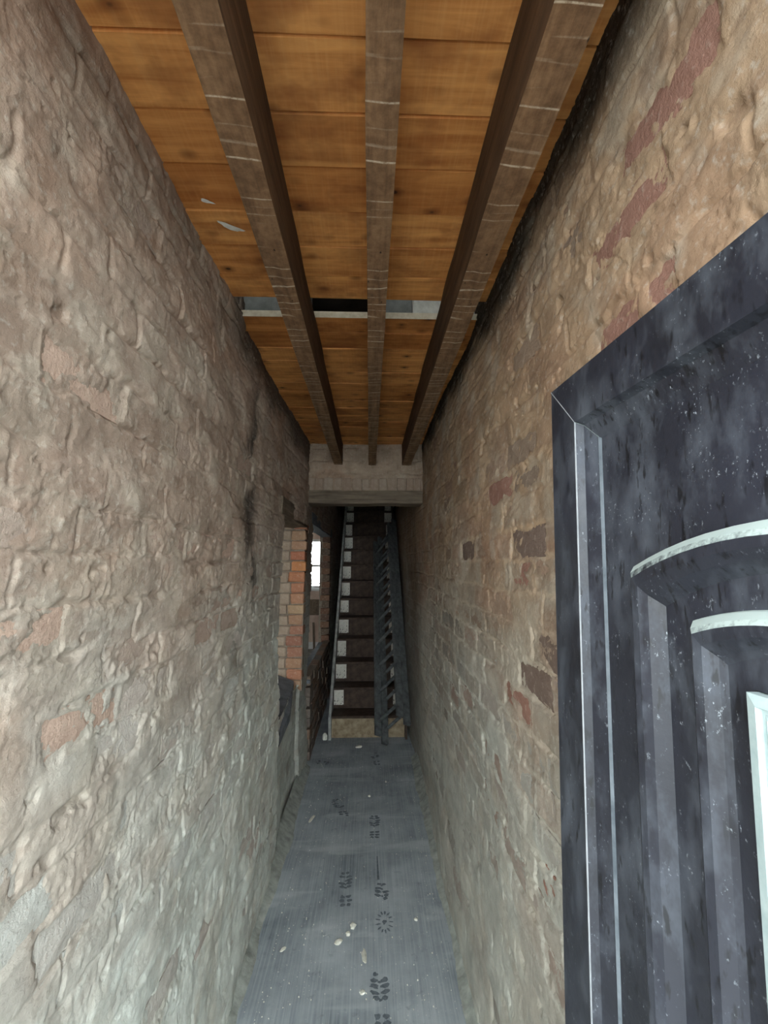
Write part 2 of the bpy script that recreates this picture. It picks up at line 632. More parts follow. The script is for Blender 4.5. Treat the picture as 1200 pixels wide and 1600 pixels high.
def skin_bricks(skin, base_x, into, parent, colour, lim, material):
    """Each exposed brick is an object of its own, lying just under the broken skin."""
    n = 0
    for (c, i), e in sorted(skin.exposed.items()):
        u0 = (i - skin.offs[c]) * skin.length
        u1 = u0 + skin.length
        v0 = c * skin.course
        v1 = v0 + skin.course
        uc, vc = (u0 + u1) / 2, (v0 + v1) / 2
        wob = float((fbm(np.array([uc * 2.2]), np.array([vc * 2.2]), skin.seed + 8, 2)[0] - 0.5) * 0.03)
        v0 -= wob
        v1 -= wob
        if u0 < lim[0] or u1 > lim[1]:
            continue
        U = np.linspace(u0 + 0.004, u1 - 0.004, 6)
        V = np.linspace(v0 + 0.004, v1 - 0.004, 4)
        UU, VV = np.meshgrid(U, V, indexing='ij')
        H = skin.low(UU, VV) - 0.0022 + 0.002 * (e - 0.5) + (vnoise(UU * 30, VV * 30, skin.seed + 50) - 0.5) * 0.003
        edge = np.zeros_like(H)
        edge[0, :] = edge[-1, :] = 1
        edge[:, 0] = edge[:, -1] = 1
        H = H - 0.003 * edge
        hc = float(H.mean())
        cx = base_x(uc, vc) + into * hc
        verts = []
        for a in range(6):
            for b in range(4):
                verts.append((base_x(UU[a, b], VV[a, b]) + into * H[a, b] - cx, UU[a, b] - uc, VV[a, b] - (v0 + v1) / 2))
        faces = [(a * 4 + b, (a + 1) * 4 + b, (a + 1) * 4 + b + 1, a * 4 + b + 1) for a in range(5) for b in range(3)]
        # back
        k = len(verts)
        for (a, b) in ((0, 0), (5, 0), (5, 3), (0, 3)):
            x, y, z = verts[a * 4 + b]
            verts.append((x - into * 0.06, y, z))
        faces += [(k, k + 3, k + 2, k + 1)]
        faces += [tuple([a * 4 for a in range(6)]) + (k + 1, k), tuple([a * 4 + 3 for a in range(5, -1, -1)]) + (k + 3, k + 2),
                  tuple([b for b in range(3, -1, -1)]) + (k, k + 3), tuple([20 + b for b in range(4)]) + (k + 2, k + 1)]
        o = mesh_obj('brick', verts, faces, material)
        o.location = (cx, uc, (v0 + v1) / 2)
        o.parent = parent
        set_col(o.data, colour(c, i, uc, vc))
        n += 1
    return n


def pick_exposed(skin, forced, prob, urange, vrange, cap):
    """forced: list of (u, v, e) that must be bare; prob(u,v) gives the chance for the rest."""
    rs = np.random.RandomState(skin.seed + 99)
    out = {}
    red = set()
    for (u, v, e) in forced:
        c, i, _, _ = skin.cell(np.array([u]), np.array([v]))
        out[(int(c[0]), int(i[0]))] = e
        red.add((int(c[0]), int(i[0])))
    cand = []
    for c in range(int(vrange[0] / skin.course), int(vrange[1] / skin.course)):
        for i in range(int(urange[0] / skin.length) - 1, int(urange[1] / skin.length) + 3):
            u = (i + 0.5 - skin.offs[c]) * skin.length
            v = (c + 0.5) * skin.course
            if urange[0] + 0.12 < u < urange[1] - 0.12 and (c, i) not in out:
                if rs.rand() < prob(u, v):
                    cand.append((c, i))
    rs.shuffle(cand)
    for (c, i) in cand[:cap]:
        out[(int(c), int(i))] = float(0.35 + 0.65 * rs.rand())
    skin.exposed = out
    return red


# ---- left wall -----------------------------------------------------
def base_left(u, v):
    return XL - 0.004 + 0.03 * (v / 2.5) ** 2 + 0.012 * np.clip((u - 1.4) / 2.2, 0, 1) * np.clip((v - 1.2) / 1.3, 0, 1) * 2.0


left = Skin(11, 0.085, 0.235, 0.010, 1.0, {})
left_red = pick_exposed(left, [(0.80, 1.335, 1.0), (0.69, 1.53, 0.8), (1.60, 1.63, 0.8), (0.80, 1.96, 0.75), (1.45, 1.63, 0.5), (1.9, 1.46, 0.5), (2.3, 1.40, 0.6)],
                        lambda u, v: 0.6 if v < 1.75 else 0.2, (0.45, 2.66), (0.15, 2.4), 220)

YL = steps((-0.15, 0.5, 0.02), (0.5, 1.5, 0.0036), (1.5, 2.70, 0.006), (2.70, 3.62, 0.010), (3.62, 4.02, 0.012), (4.02, 5.90, 0.02), (5.90, 8.6, 0.03))
ZL = steps((0.0, 0.70, 0.0075), (0.70, 1.89, 0.0045), (1.89, 2.60, 0.0055))
U, V = np.meshgrid(YL, ZL, indexing='ij')
H, cc, ii, ex, dj, terr = left.height(U, V)
rec = ((U > OPEN1[0] + 0.004) & (U < OPEN1[1] - 0.004) & (V < OPEN1[2] + 0.02)) * 0.022
X = base_left(U, V) + H - rec
# ragged top edge where the plaster has fallen away below the boards
PL = np.stack([X, U, V], -1)
um = (U[:-1, :-1] + U[1:, 1:]) / 2
vm = (V[:-1, :-1] + V[1:, 1:]) / 2
keep = np.ones(um.shape, bool)
for (a, b, z0, z1) in (OPEN1, OPEN2):
    keep &= ~((um > a) & (um < b) & (vm > z0) & (vm < z1))


def brick_tone(c, i, seed):
    r = (np.sin(c * 12.9898 + i * 78.233 + seed) * 43758.5453) % 1.0
    return r


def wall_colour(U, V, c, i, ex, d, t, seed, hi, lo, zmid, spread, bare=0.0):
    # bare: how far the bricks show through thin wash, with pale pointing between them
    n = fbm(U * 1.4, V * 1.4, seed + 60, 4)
    g = sstep(zmid + spread, zmid - spread, V + (n - 0.5) * 0.9)[..., None]  # pale base, warm top: dust plus cool skylight and ceiling bounce put into colour
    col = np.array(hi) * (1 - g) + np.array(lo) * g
    r = brick_tone(c, i, seed)[..., None]
    face = sstep(0.006, 0.016, d)[..., None]
    col = col * (1 + face * (r - 0.5) * 0.26)
    if bare:
        zone = bare * sstep(0.38, 0.60, fbm(U * 2.1, V * 2.6, seed + 55, 4, 0.6)) * sstep(2.15, 1.80, V) * sstep(0.45, 0.85, V)
        zone = zone[..., None] * sstep(0.10, 0.55, r)
        rag = sstep(0.005, 0.010, d + (fbm(U * 60, V * 60, seed + 57, 3, 0.65) - 0.5) * 0.016)[..., None]
        tone = np.where(r > 0.72, np.array(lin(158, 124, 108)), np.array(lin(142, 126, 114)))
        tone = tone * (1 - 0.55 * g) + np.array(lin(162, 158, 149)) * 0.55 * g
        col = col * (1 + 0.22 * zone * (1 - rag))
        col = col * (1 - zone * rag) + tone * zone * rag
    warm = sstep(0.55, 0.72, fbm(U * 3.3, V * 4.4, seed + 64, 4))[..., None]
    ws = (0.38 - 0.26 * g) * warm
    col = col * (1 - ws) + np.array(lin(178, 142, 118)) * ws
    pale = sstep(0.52, 0.70, fbm(U * 9, V * 9, seed + 68, 4))[..., None]
    col = col * (1 - 0.4 * pale) + np.array(lin(206, 198, 184)) * 0.4 * pale
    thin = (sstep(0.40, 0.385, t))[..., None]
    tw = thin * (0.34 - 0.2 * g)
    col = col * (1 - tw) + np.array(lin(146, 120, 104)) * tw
    return col


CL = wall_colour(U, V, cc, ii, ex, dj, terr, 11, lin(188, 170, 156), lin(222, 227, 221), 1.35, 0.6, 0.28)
# old chimney soot: one narrow upright stain
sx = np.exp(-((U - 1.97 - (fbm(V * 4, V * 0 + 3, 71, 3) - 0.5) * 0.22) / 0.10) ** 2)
soot_shade = sx * sstep(0.38, 0.62, fbm(U * 9, V * 5, 73, 4)) * sstep(0.85, 1.5, V) * 1.0
soot_shade = np.maximum(soot_shade, 0.22 * sstep(3.2, 3.9, U))  # shade on the pier and the wall beyond, put into the tone
soot_shade = np.maximum(soot_shade, sstep(2.30, 2.46, V + (fbm(U * 5, V * 5, 77, 4) - 0.5) * 0.25) * sstep(1.45, 1.8, U) * 0.8)  # dark band at the wall top for the broken, rubbly edge
CL = CL * (1 - 0.85 * soot_shade[..., None]) + np.array(lin(48, 44, 42)) * 0.85 * soot_shade[..., None]
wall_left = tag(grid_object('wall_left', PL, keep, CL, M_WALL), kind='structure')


def left_brick_col(c, i, u, v):
    r = brick_tone(np.array(c), np.array(i), 5.0)
    if (c, i) in left_red:
        return lin(206, 180, 163)
    a = np.array(lin(184, 167, 154)) if v > 1.4 else np.array(lin(206, 207, 200))  # same cool low, warm high light tint as the skin colour
    b = np.array(lin(192, 166, 150))
    k = 0.55 * float(r) ** 2
    return a * (1 - k) + b * k


skin_bricks(left, base_left, 1.0, wall_left, left_brick_col, (0.3, 2.69), M_BRICK)

# solid wall behind the skin
for (a, b, z0, z1, th) in ((-0.15, OPEN1[0], 0, 2.6, 0.22), (OPEN1[0], OPEN1[1], 0, OPEN1[2] - 0.1, 0.22), (OPEN1[0], OPEN1[1], OPEN1[3] + 0.1, 2.6, 0.22),
                           (OPEN1[1] + 0.03, OPEN2[0] - 0.01, 0, 2.6, 0.22), (OPEN2[0] - 0.01, OPEN2[1], 0, OPEN2[2] - 0.02, 0.085), (OPEN2[0] - 0.01, OPEN2[1], OPEN2[3] + 0.09, 2.6, 0.085),
                           (OPEN2[1] + 0.02, 8.6, 0, 4.6, 0.085)):
    box('wall_core', XL - 0.035 - th, XL - (0.075 if a < OPEN1[1] else 0.022), a, b, z0, z1, M_CORE, wall_left)
box('wall_core', XL - 0.12, XL - 0.03, 3.62, 5.95, 2.58, 4.6, M_CORE, wall_left)

# near face of the plastered jamb and the bare brick jamb facing the camera
rng = random.Random(4)
box('mortar_bed', XL - 0.26, XL + 0.004, OPEN1[1] + 0.008, OPEN1[1] + 0.04, OPEN1[2] - 0.05, OPEN1[3] + 0.08, M_CORE, wall_left)
ORANGE = [lin(178, 146, 120), lin(186, 134, 108), lin(174, 138, 112), lin(166, 122, 102), lin(160, 116, 98), lin(168, 124, 104), lin(176, 140, 114), lin(184, 156, 126),
          lin(186, 140, 112), lin(188, 134, 106), lin(192, 134, 102), lin(204, 142, 98), lin(186, 124, 98), lin(182, 146, 120)]
z = OPEN1[2] - 0.04
k = 0
while z < OPEN1[3] - 0.01:
    hgt = 0.078 + rng.uniform(-0.004, 0.004)
    w = rng.uniform(0.10, 0.125)
    xr = float(base_left(OPEN1[1], z)) + rng.uniform(-0.006, 0.006)
    # bare end next to the corridor and the plaster-smeared one behind it
    o = box('brick', xr - w, xr, OPEN1[1] - rng.uniform(0.002, 0.012), OPEN1[1] + 0.09, z, z + hgt - 0.005, M_BRICK, wall_left, 0.007, 0.004, rng)
    set_col(o.data, ORANGE[k % len(ORANGE)])
    o = box('brick', xr - w - 0.125, xr - w - 0.006, OPEN1[1] - rng.uniform(0.0, 0.010), OPEN1[1] + 0.09, z + rng.uniform(-0.004, 0.004), z + hgt - 0.006, M_BRICK, wall_left, 0.007, 0.004, rng)
    set_col(o.data, lin(176, 158, 140))
    z += hgt + 0.003
    k += 1
# far jamb of the second opening
z = 0.0
k = 0
while z < OPEN2[3] + 0.05:
    hgt = 0.082
    w = rng.uniform(0.085, 0.115)
    o = box('brick', XL + 0.012 - w, XL + 0.012, OPEN2[1] - rng.uniform(0.004, 0.02), OPEN2[1] + 0.1, z, z + hgt - 0.01, M_BRICK, wall_left, 0.006, 0.004, rng)
    set_col(o.data, [lin(122, 92, 76), lin(110, 96, 84), lin(128, 100, 82), lin(104, 84, 74)][k % 4])
    z += hgt
    k += 1
# bare brick face under the second opening (below its sill)
for c in range(8):
    y = OPEN2[0] + (0.0 if c % 2 else -0.11)
    while y < OPEN2[1] - 0.05:
        o = box('brick', XL - 0.05, XL + 0.022 + rng.uniform(-0.006, 0.006), max(y, OPEN2[0] - 0.04), y + 0.222, c * 0.084 + 0.004, c * 0.084 + 0.078, M_BRICK, wall_left, 0.005, 0.003, rng)
        set_col(o.data, [lin(140, 126, 114), lin(130, 120, 112), lin(146, 122, 106)][rng.randrange(3)])
        y += 0.232

# timber lintels over the two openings, sloping sill in the first
lt = subdivided_bar('timber_lintel', (XL - 0.20, OPEN1[0] - 0.12, 1.885), (XL + 0.022, OPEN1[1] + 0.10, 1.985), 4, 3, M_BEAM, None, 30, 0.005, 5)
tag(lt, 'old timber lintel over the opening with bare orange brick jamb', 'lintel')
lt = subdivided_bar('timber_lintel', (XL - 0.10, OPEN2[0] - 0.10, 1.945), (XL + 0.024, OPEN2[1] + 0.12, 2.045), 3, 3, M_SLATE, None, 30, 0.004, 6)
tag(lt, 'dark timber lintel above the bright gap beside the stairs', 'lintel')
sv = [(-0.76, 2.66, 0.80), (-0.505, 2.70, 0.625), (-0.505, 3.10, 0.655), (-0.56, 3.58, 0.735), (-0.76, 3.62, 0.80)]
sverts = sv + [(x, y, z_ - 0.05) for (x, y, z_) in sv]
n5 = 5
sf = [tuple(range(5)), tuple(range(9, 4, -1))] + [(i, (i + 1) % 5, 5 + (i + 1) % 5, 5 + i) for i in range(5)]
mesh_obj('window_sill', sverts, sf, M_SLATE, wall_left)
box('window_sill', XL - 0.12, XL + 0.018, OPEN2[0] - 0.02, OPEN2[1] - 0.01, OPEN2[2] - 0.03, OPEN2[2], M_SLATE, wall_left, 0.004)


# ---- right wall ----------------------------------------------------
def base_right(u, v):
    return XR + 0.004 + 0.022 * (v / 2.5) ** 1.5 + 0.035 * np.clip((0.40 - u) / 0.2, 0, 1)


right = Skin(57, 0.085, 0.235, 0.008, 0.85, {})
right_red = pick_exposed(right, [(0.54, 2.22, 1.0), (0.68, 2.235, 1.0), (0.76, 2.14, 1.0), (0.66, 1.98, 0.8), (1.08, 1.665, 1.0), (1.9, 1.69, 1.0), (1.20, 1.60, 0.7),
                                 (1.03, 1.335, 1.0), (1.03, 0.93, 0.9), (1.38, 1.84, 0.9), (1.07, 1.43, 0.8), (1.27, 1.265, 0.8), (2.3, 1.75, 0.8), (1.6, 1.78, 0.8)],
                         lambda u, v: 0.72 if 0.7 < v < 1.95 else 0.2, (0.42, 3.4), (0.15, 2.4), 260)
YR = steps((-0.15, 0.38, 0.03), (0.38, 1.5, 0.0040), (1.5, 3.6, 0.008), (3.6, 8.6, 0.03))
ZR = steps((0.0, 0.6, 0.008), (0.6, 2.60, 0.0050))
U, V = np.meshgrid(YR, ZR, indexing='ij')
H, cc, ii, ex, dj, terr = right.height(U, V)
PR = np.stack([base_right(U, V) - H, U, V], -1)[::-1]
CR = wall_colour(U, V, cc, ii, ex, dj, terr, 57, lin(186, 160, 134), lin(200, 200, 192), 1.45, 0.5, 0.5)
soot_shade = sstep(2.36, 2.50, V + (fbm(U * 4, V * 4, 81, 4) - 0.5) * 0.22)  # top band: some soot, with the shadow behind the joist painted in
soot_shade = np.maximum(soot_shade, 0.45 * sstep(3.4, 4.2, U))  # toned darker further into the stairwell
CR = (CR * (1 - 0.85 * soot_shade[..., None]) + np.array(lin(30, 28, 27)) * 0.85 * soot_shade[..., None])[::-1]
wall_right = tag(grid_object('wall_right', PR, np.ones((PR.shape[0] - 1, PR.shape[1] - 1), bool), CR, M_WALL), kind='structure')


def right_brick_col(c, i, u, v):
    r = brick_tone(np.array(c), np.array(i), 9.0)
    if (c, i) in right_red:
        return lin(164, 126, 112) if float(r) > 0.35 else lin(134, 116, 106)
    a = np.array(lin(172, 150, 131)) if v > 1.4 else np.array(lin(182, 178, 169))  # follows the skin: skylight and bounce tint mixed into the brick colour
    b = np.array(lin(164, 128, 112)) if float(r) > 0.5 else np.array(lin(134, 122, 112))
    k = abs(float(r) - 0.5) * 1.3
    return a * (1 - k) + b * k


skin_bricks(right, base_right, -1.0, wall_right, right_brick_col, (0.3, 3.5), M_BRICK)
box('wall_core', XR + 0.09, XR + 0.30, -0.15, 8.6, 0, 4.6, M_CORE, wall_right)
box('wall_core', XR - 0.01, XR + 0.09, YHEAD + 0.1, 8.6, 2.59, 4.6, M_DARKPLASTER, wall_right)

# ---- header wall across the corridor -------------------------------
head = Skin(91, 0.10, 0.10, 0.010, 0.7, {})
Xh = steps((XL - 0.02, XR + 0.05, 0.006))
Zh = steps((2.150, 2.60, 0.006))
U, V = np.meshgrid(Xh, Zh, indexing='ij')
H, cc, ii, ex, dj, terr = head.height(U, V)
H = H - 0.004 * sstep(2.275, 2.262, V + (vnoise(U * 18, V * 18, 95) - 0.5) * 0.012)
PH = np.stack([U, YHEAD - H, V], -1)
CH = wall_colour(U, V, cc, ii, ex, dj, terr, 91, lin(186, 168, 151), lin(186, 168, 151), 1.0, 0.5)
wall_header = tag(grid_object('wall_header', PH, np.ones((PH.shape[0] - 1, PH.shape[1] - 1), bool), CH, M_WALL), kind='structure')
box('wall_core', XL - 0.03, XR + 0.08, YHEAD + 0.03, YHEAD + 0.22, 2.16, 4.6, M_CORE, wall_header)
x = XL + 0.02
while x < XR - 0.02:
    w = rng.uniform(0.058, 0.074)
    o = box('brick', x, min(x + w, XR + 0.01), YHEAD - rng.uniform(0.0, 0.005), YHEAD + 0.08, 2.160, 2.262 + rng.uniform(-0.006, 0.004), M_BRICK, wall_header, 0.006, 0.003, rng)
    set_col(o.data, [lin(180, 162, 146), lin(174, 154, 138), lin(184, 168, 152)][rng.randrange(3)])
    x += w + rng.uniform(0.003, 0.009)

bb = subdivided_bar('header_beam', (0, 0, 0), (0.20, 0.88, 0.098), 4, 3, M_BEAM, None, 30, 0.004, 8)
bb.rotation_euler = (0, 0, math.radians(-90))
bb.location = (-0.035, YHEAD + 0.075, 2.062 + 0.049)
tag(bb, 'rough timber beam carrying the brick wall above the stair passage', 'beam')

# ---- floor ---------------------------------------------------------
Xf = steps((XL - 0.07, XR + 0.07, 0.0125))
Yf = steps((-0.15, 4.6, 0.015), (4.6, 8.6, 0.2))
U, V = np.meshgrid(Xf, Yf, indexing='ij')
Hf = (fbm(U * 3, V * 2.2, 120, 3) - 0.5) * 0.008 + 0.003 * ridged(U * 0.7, V * 4.5, 124, 2) - 0.004
PF = np.stack([U, V, Hf], -1)
floor = tag(grid_object('floor', PF, np.ones((PF.shape[0] - 1, PF.shape[1] - 1), bool), np.ones(PF.shape), M_FLOOR), kind='structure')


def floor_z(x, y):
    u = np.array([x])
    v = np.array([y])
    return float(((fbm(u * 3, v * 2.2, 120, 3) - 0.5) * 0.008 + 0.003 * ridged(u * 0.7, v * 4.5, 124, 2) - 0.004)[0])


def fillet(name, x_wall, into, y0, y1, wid, hgt, seed):
    """Lumpy mortar strip in the angle of floor and wall."""
    T = np.linspace(0, 1, 10)
    Y = steps((y0, y1, 0.012))
    U, V = np.meshgrid(T, Y, indexing='ij')
    w = wid * (0.75 + 0.5 * fbm(V * 2.3, V * 0 + 1, seed, 3))
    prof = (1 - U) ** 1.6 * hgt * (0.7 + 0.6 * fbm(V * 3, V * 0 + 2, seed + 4, 3))
    lump = (fbm(U * 3 + 0.3, V * 16, seed + 7, 4, 0.65) - 0.5) * 0.022 * np.sin(np.pi * np.clip(U * 0.9 + 0.1, 0, 1))
    P = np.stack([x_wall + into * (U * w - 0.02), V, prof + lump - 0.002 - 0.010 * U ** 6], -1)
    if into < 0:
        P = P[::-1]
    return tag(grid_object(name, P, np.ones((P.shape[0] - 1, P.shape[1] - 1), bool), np.ones(P.shape), M_FILLET), kind='structure')


fillet('baseboard_left', XL, 1, 0.2, 3.9, 0.085, 0.06, 140)
fillet('baseboard_right', XR, -1, 0.2, 4.05, 0.075, 0.05, 150)

# ---- ceiling boards ------------------------------------------------
ceiling = tag(empty('ceiling', (0, 0, 0)), kind='structure')


def board(y0, y1, k, pale_edge=False):
    x0, x1 = -0.66, 0.56
    t = 0.022
    yc = (y0 + y1) / 2
    e = 0.0032
    prof = [(y0, CEIL + t), (y0, CEIL + 0.012), (y0 + e, CEIL), (y1 - e, CEIL), (y1, CEIL + 0.012), (y1, CEIL + t)]
    verts = []
    nx = 8
    for i in range(nx + 1):
        x = x0 + (x1 - x0) * i / nx
        cup = 0.0016 * math.sin(k * 2.1 + i * 0.7)
        for (y, z_) in prof:
            verts.append((x, y - yc, z_ + cup * (z_ < CEIL + 0.02) - CEIL))
    faces = []
    for i in range(nx):
        for j in range(6):
            a, b = i * 6 + j, i * 6 + (j + 1) % 6
            faces.append((a, b, b + 6, a + 6))
    faces += [tuple(range(6)), tuple(range(nx * 6, nx * 6 + 6))]
    o = mesh_obj('ceiling_board', verts, faces, M_BOARD, ceiling)
    o.location = (0, yc, CEIL)
    if pale_edge:
        s = mesh_obj('sawn_edge', [(x, y0 - yc - d, z_) for x in (x0, x1) for d in (0.0, 0.0015) for z_ in (-0.002, t)],
                     [(0, 1, 3, 2), (4, 6, 7, 5), (0, 4, 5, 1), (2, 3, 7, 6), (0, 2, 6, 4), (1, 5, 7, 3)], M_SAWN)
        s.parent = o
    return o


JY = [1.535, 1.405, 1.265, 1.132, 0.991, 0.860, 0.720, 0.585, 0.45, 0.315, 0.18, 0.045, -0.12]
first = None
for k in range(len(JY) - 1):
    o = board(JY[k + 1] + 0.0, JY[k], k)
    if k == 3:
        first = o
y = 1.655
k = 20
while y < 3.62:
    w = 0.128 + 0.012 * math.sin(k * 3.7)
    board(y, min(y + w, 3.66), k, y < 1.66)
    y += w
    k += 1

for (sx_, sy_, sw, sh, sa) in ((-0.385, 1.19, 0.045, 0.012, 0.5), (-0.42, 1.10, 0.022, 0.007, 0.4)):
    pts = []
    for q in range(12):
        a_ = 2 * math.pi * q / 12
        rr = 0.8 + 0.2 * math.sin(q * 1.5 + sx_ * 40)
        px, py = sw * rr * math.cos(a_), sh * rr * math.sin(a_)
        pts.append((sx_ + px * math.cos(sa) - py * math.sin(sa), sy_ + px * math.sin(sa) + py * math.cos(sa) - first.location.y, -0.0030))
    sm = mesh_obj('plaster_smear', pts, [tuple(range(12))], M_OLDPAINT)
    sm.parent = first

# space above the boards: low upstands seen through the missing board, dark void between them; front left open so skylight brightens the upstands
trim_1 = tag(empty('trim_1', (0, 1.72, CEIL)), kind='structure')
box('upstand', -0.66, -0.235, 1.70, 1.78, CEIL + 0.023, CEIL + 0.16, M_CONCRETE, trim_1, 0.004)
box('upstand', 0.04, 0.165, 1.70, 1.78, CEIL + 0.023, CEIL + 0.16, M_CONCRETE, trim_1, 0.004)
box('upstand', 0.166, 0.56, 1.69, 1.78, CEIL + 0.023, CEIL + 0.16, M_OLDPAINT, trim_1, 0.004)
box('void_cover', -0.70, 0.60, -0.15, 3.66, CEIL + 0.16, CEIL + 0.18, M_DARKPLASTER, trim_1)
box('void_end', -0.70, 0.60, 3.62, 3.66, CEIL + 0.023, CEIL + 0.16, M_DARKPLASTER, trim_1)

# ---- joists --------------------------------------------------------
JZ = CEIL - 0.165
for (x0, x1, lab, sd) in ((-0.272, -0.208, 'old ceiling joist nearest the left wall, scored with pale lath marks', 21),
                          (-0.008, 0.048, 'middle old ceiling joist with pale lath marks across its underside', 22),
                          (0.250, 0.318, 'old ceiling joist beside the sooty, shade-darkened top of the right wall', 23)):
    j = subdivided_bar('ceiling_joist', (x0, -0.14, JZ), (x1, 3.56, CEIL - 0.001), 3, 4, M_JOIST, None, 90, 0.0022, sd)
    tag(j, lab, 'joist', 'ceiling joists')

# ------------------------------------------------------------------ stairwell and rooms beyond
box_ = box('wall_back', XL - 0.1, XR + 0.3, 8.6, 8.7, 0, 4.6, M_DARKPLASTER)
tag(box_, kind='structure')
box_ = box('ceiling_stairwell', XL - 0.2, XR + 0.3, YHEAD + 0.1, 8.7, 4.6, 4.7, M_DARKPLASTER)
tag(box_, kind='structure')

# side room behind the two openings: daylight from its rear window, plus an unseen front opening added to light the jamb
RX0, RX1, RY0, RY1 = -3.6, -0.66, 0.0, 9.2
side = tag(empty('wall_side_room', (-2.1, 4.6, 0)), kind='structure')
box('wall_panel', RX0 - 0.1, RX0, RY0, RY1, 0, 2.7, M_PLASTER, side)
box('wall_panel', RX0, RX1 - 1.9, RY0 - 0.1, RY0, 0, 2.7, M_PLASTER, side)
box('wall_panel', RX1 - 1.9, RX1 - 0.35, RY0 - 0.1, RY0, 0, 0.8, M_PLASTER, side)
box('wall_panel', RX1 - 1.9, RX1 - 0.35, RY0 - 0.1, RY0, 2.2, 2.7, M_PLASTER, side)
box('wall_panel', RX1 - 0.35, RX1 - 0.09, RY0 - 0.1, RY0, 0, 2.7, M_PLASTER, side)
WX0, WX1, WZ0, WZ1 = -1.75, -0.78, 1.13, 2.10
box('wall_panel', RX0, WX0, RY1, RY1 + 0.15, 0, 2.7, M_PLASTER, side)
box('wall_panel', WX1, RX1 + 0.05, RY1, RY1 + 0.15, 0, 2.7, M_PLASTER, side)
box('wall_panel', WX0, WX1, RY1, RY1 + 0.15, 0, WZ0, M_PLASTER, side)
box('wall_panel', WX0, WX1, RY1, RY1 + 0.15, WZ1, 2.7, M_PLASTER, side)
box('wall_panel', RX1, RX1 + 0.06, 8.6, RY1, 0, 2.7, M_PLASTER, side)
tag(box('floor_side_room', RX0 - 0.1, -0.60, RY0 - 0.1, RY1 + 0.1, -0.10, -0.02, M_CONCRETE), kind='structure')
tag(box('ceiling_side_room', RX0 - 0.1, -0.66, RY0 - 0.1, RY1 + 0.1, 2.7, 2.8, M_OLDPAINT), kind='structure')
tag(box('baseboard_back', RX0, RX1, RY1 - 0.025, RY1, -0.02, 0.11, M_WHITE, None, 0.004), kind='structure')
tag(box('trim_2', RX0, RX1, RY1 - 0.03, RY1, 0.62, 0.92, M_BEAM, None, 0.004), kind='structure')
win = tag(empty('window_1', ((WX0 + WX1) / 2, RY1 + 0.05, WZ0)), kind='structure')
box('window_sill', WX0 - 0.05, WX1 + 0.05, RY1 - 0.10, RY1 + 0.04, WZ0 - 0.04, WZ0, M_WHITE, win, 0.004)
for (a, b, c, d) in ((WX0, WX0 + 0.05, WZ0, WZ1), (WX1 - 0.05, WX1, WZ0, WZ1), (WX0, WX1, WZ0, WZ0 + 0.05), (WX0, WX1, WZ1 - 0.05, WZ1),
                     (WX0, WX1, 1.55, 1.60), (WX0, WX1, 1.215, 1.235)):
    box('window_frame', a, b, RY1 + 0.03, RY1 + 0.08, c, d, M_WHITE, win)
box('pane', WX0 + 0.04, WX1 - 0.04, RY1 + 0.052, RY1 + 0.058, WZ0 + 0.04, WZ1 - 0.04, M_GLASS, win)
pole = subdivided_bar('timber_batten', (-0.02, -0.25, -0.012), (0.02, 0.25, 0.012), 2, 2, M_BEAM, None, 6, 0.001, 31)
pole.rotation_euler = (math.radians(78), math.radians(0), math.radians(18))
pole.location = (-1.06, RY1 - 0.10, 0.24)
tag(pole, 'short batten leaning on the plaster below the far window', 'batten')

# ground outside the front door
tag(box('floor_outside', -8, 8, -14, -0.15, -0.14, -0.04, M_PAVING), kind='structure')

# ------------------------------------------------------------------ staircase
SX0, SX1 = -0.345, 0.335
RISE, GOING, SY = 0.20, 0.22, 4.50
stairs = tag(empty('staircase', (0, SY, 0)), 'steep dark wooden staircase with cream painted riser ends', 'staircase')
NST = 15
for k in range(1, NST + 1):
    y = SY + GOING * (k - 1)
    r = box('riser', SX0, SX1, y, y + 0.02, RISE * (k - 1), RISE * k - 0.024, M_WORNWOOD if k == 1 else M_DARKWOOD, stairs, 0.001)
    box('tread', SX0, SX1, y - 0.022, y + GOING + 0.001, RISE * k - 0.024, RISE * k, M_DARKWOOD, stairs, 0.005)
    if k > 1:
        w = 0.10 + 0.008 * math.sin(k * 2.7)
        hh = 0.150 + 0.012 * math.sin(k * 1.9)
        for (a, b) in ((SX0 + 0.004, SX0 + 0.004 + w), (SX1 - w - 0.002, SX1 - 0.002)):
            p = box('paint_margin', a, b, y - 0.0025, y + 0.002, RISE * k - 0.026 - hh, RISE * k - 0.026, M_CHIPPED, None, 0.001)
            p.parent = r
            p.matrix_parent_inverse = Matrix.Translation(-r.location)
            p['label'] = 'cream painted riser end'
for (a, b, m_) in ((SX0 - 0.026, SX0 - 0.001, M_GREYPAINT), (SX1 + 0.001, SX1 + 0.02, M_DARKWOOD)):
    top = RISE / GOING
    y0, y1 = SY - 0.06, SY + GOING * NST
    pts = [(y0, 0.0), (y0, 0.20), (y1, 0.20 + (y1 - y0) * top), (y1, (y1 - y0) * top - 0.18), (SY + 0.20, 0.0)]
    v_ = [(x_ - (a + b) / 2, yy - SY, zz) for x_ in (a, b) for (yy, zz) in pts]
    f_ = [tuple(range(5)), tuple(range(9, 4, -1))] + [(i, (i + 1) % 5, 5 + (i + 1) % 5, 5 + i) for i in range(5)]
    s_ = mesh_obj('stringer', v_, f_, m_, stairs)
    s_.location = ((a + b) / 2, 0, 0)

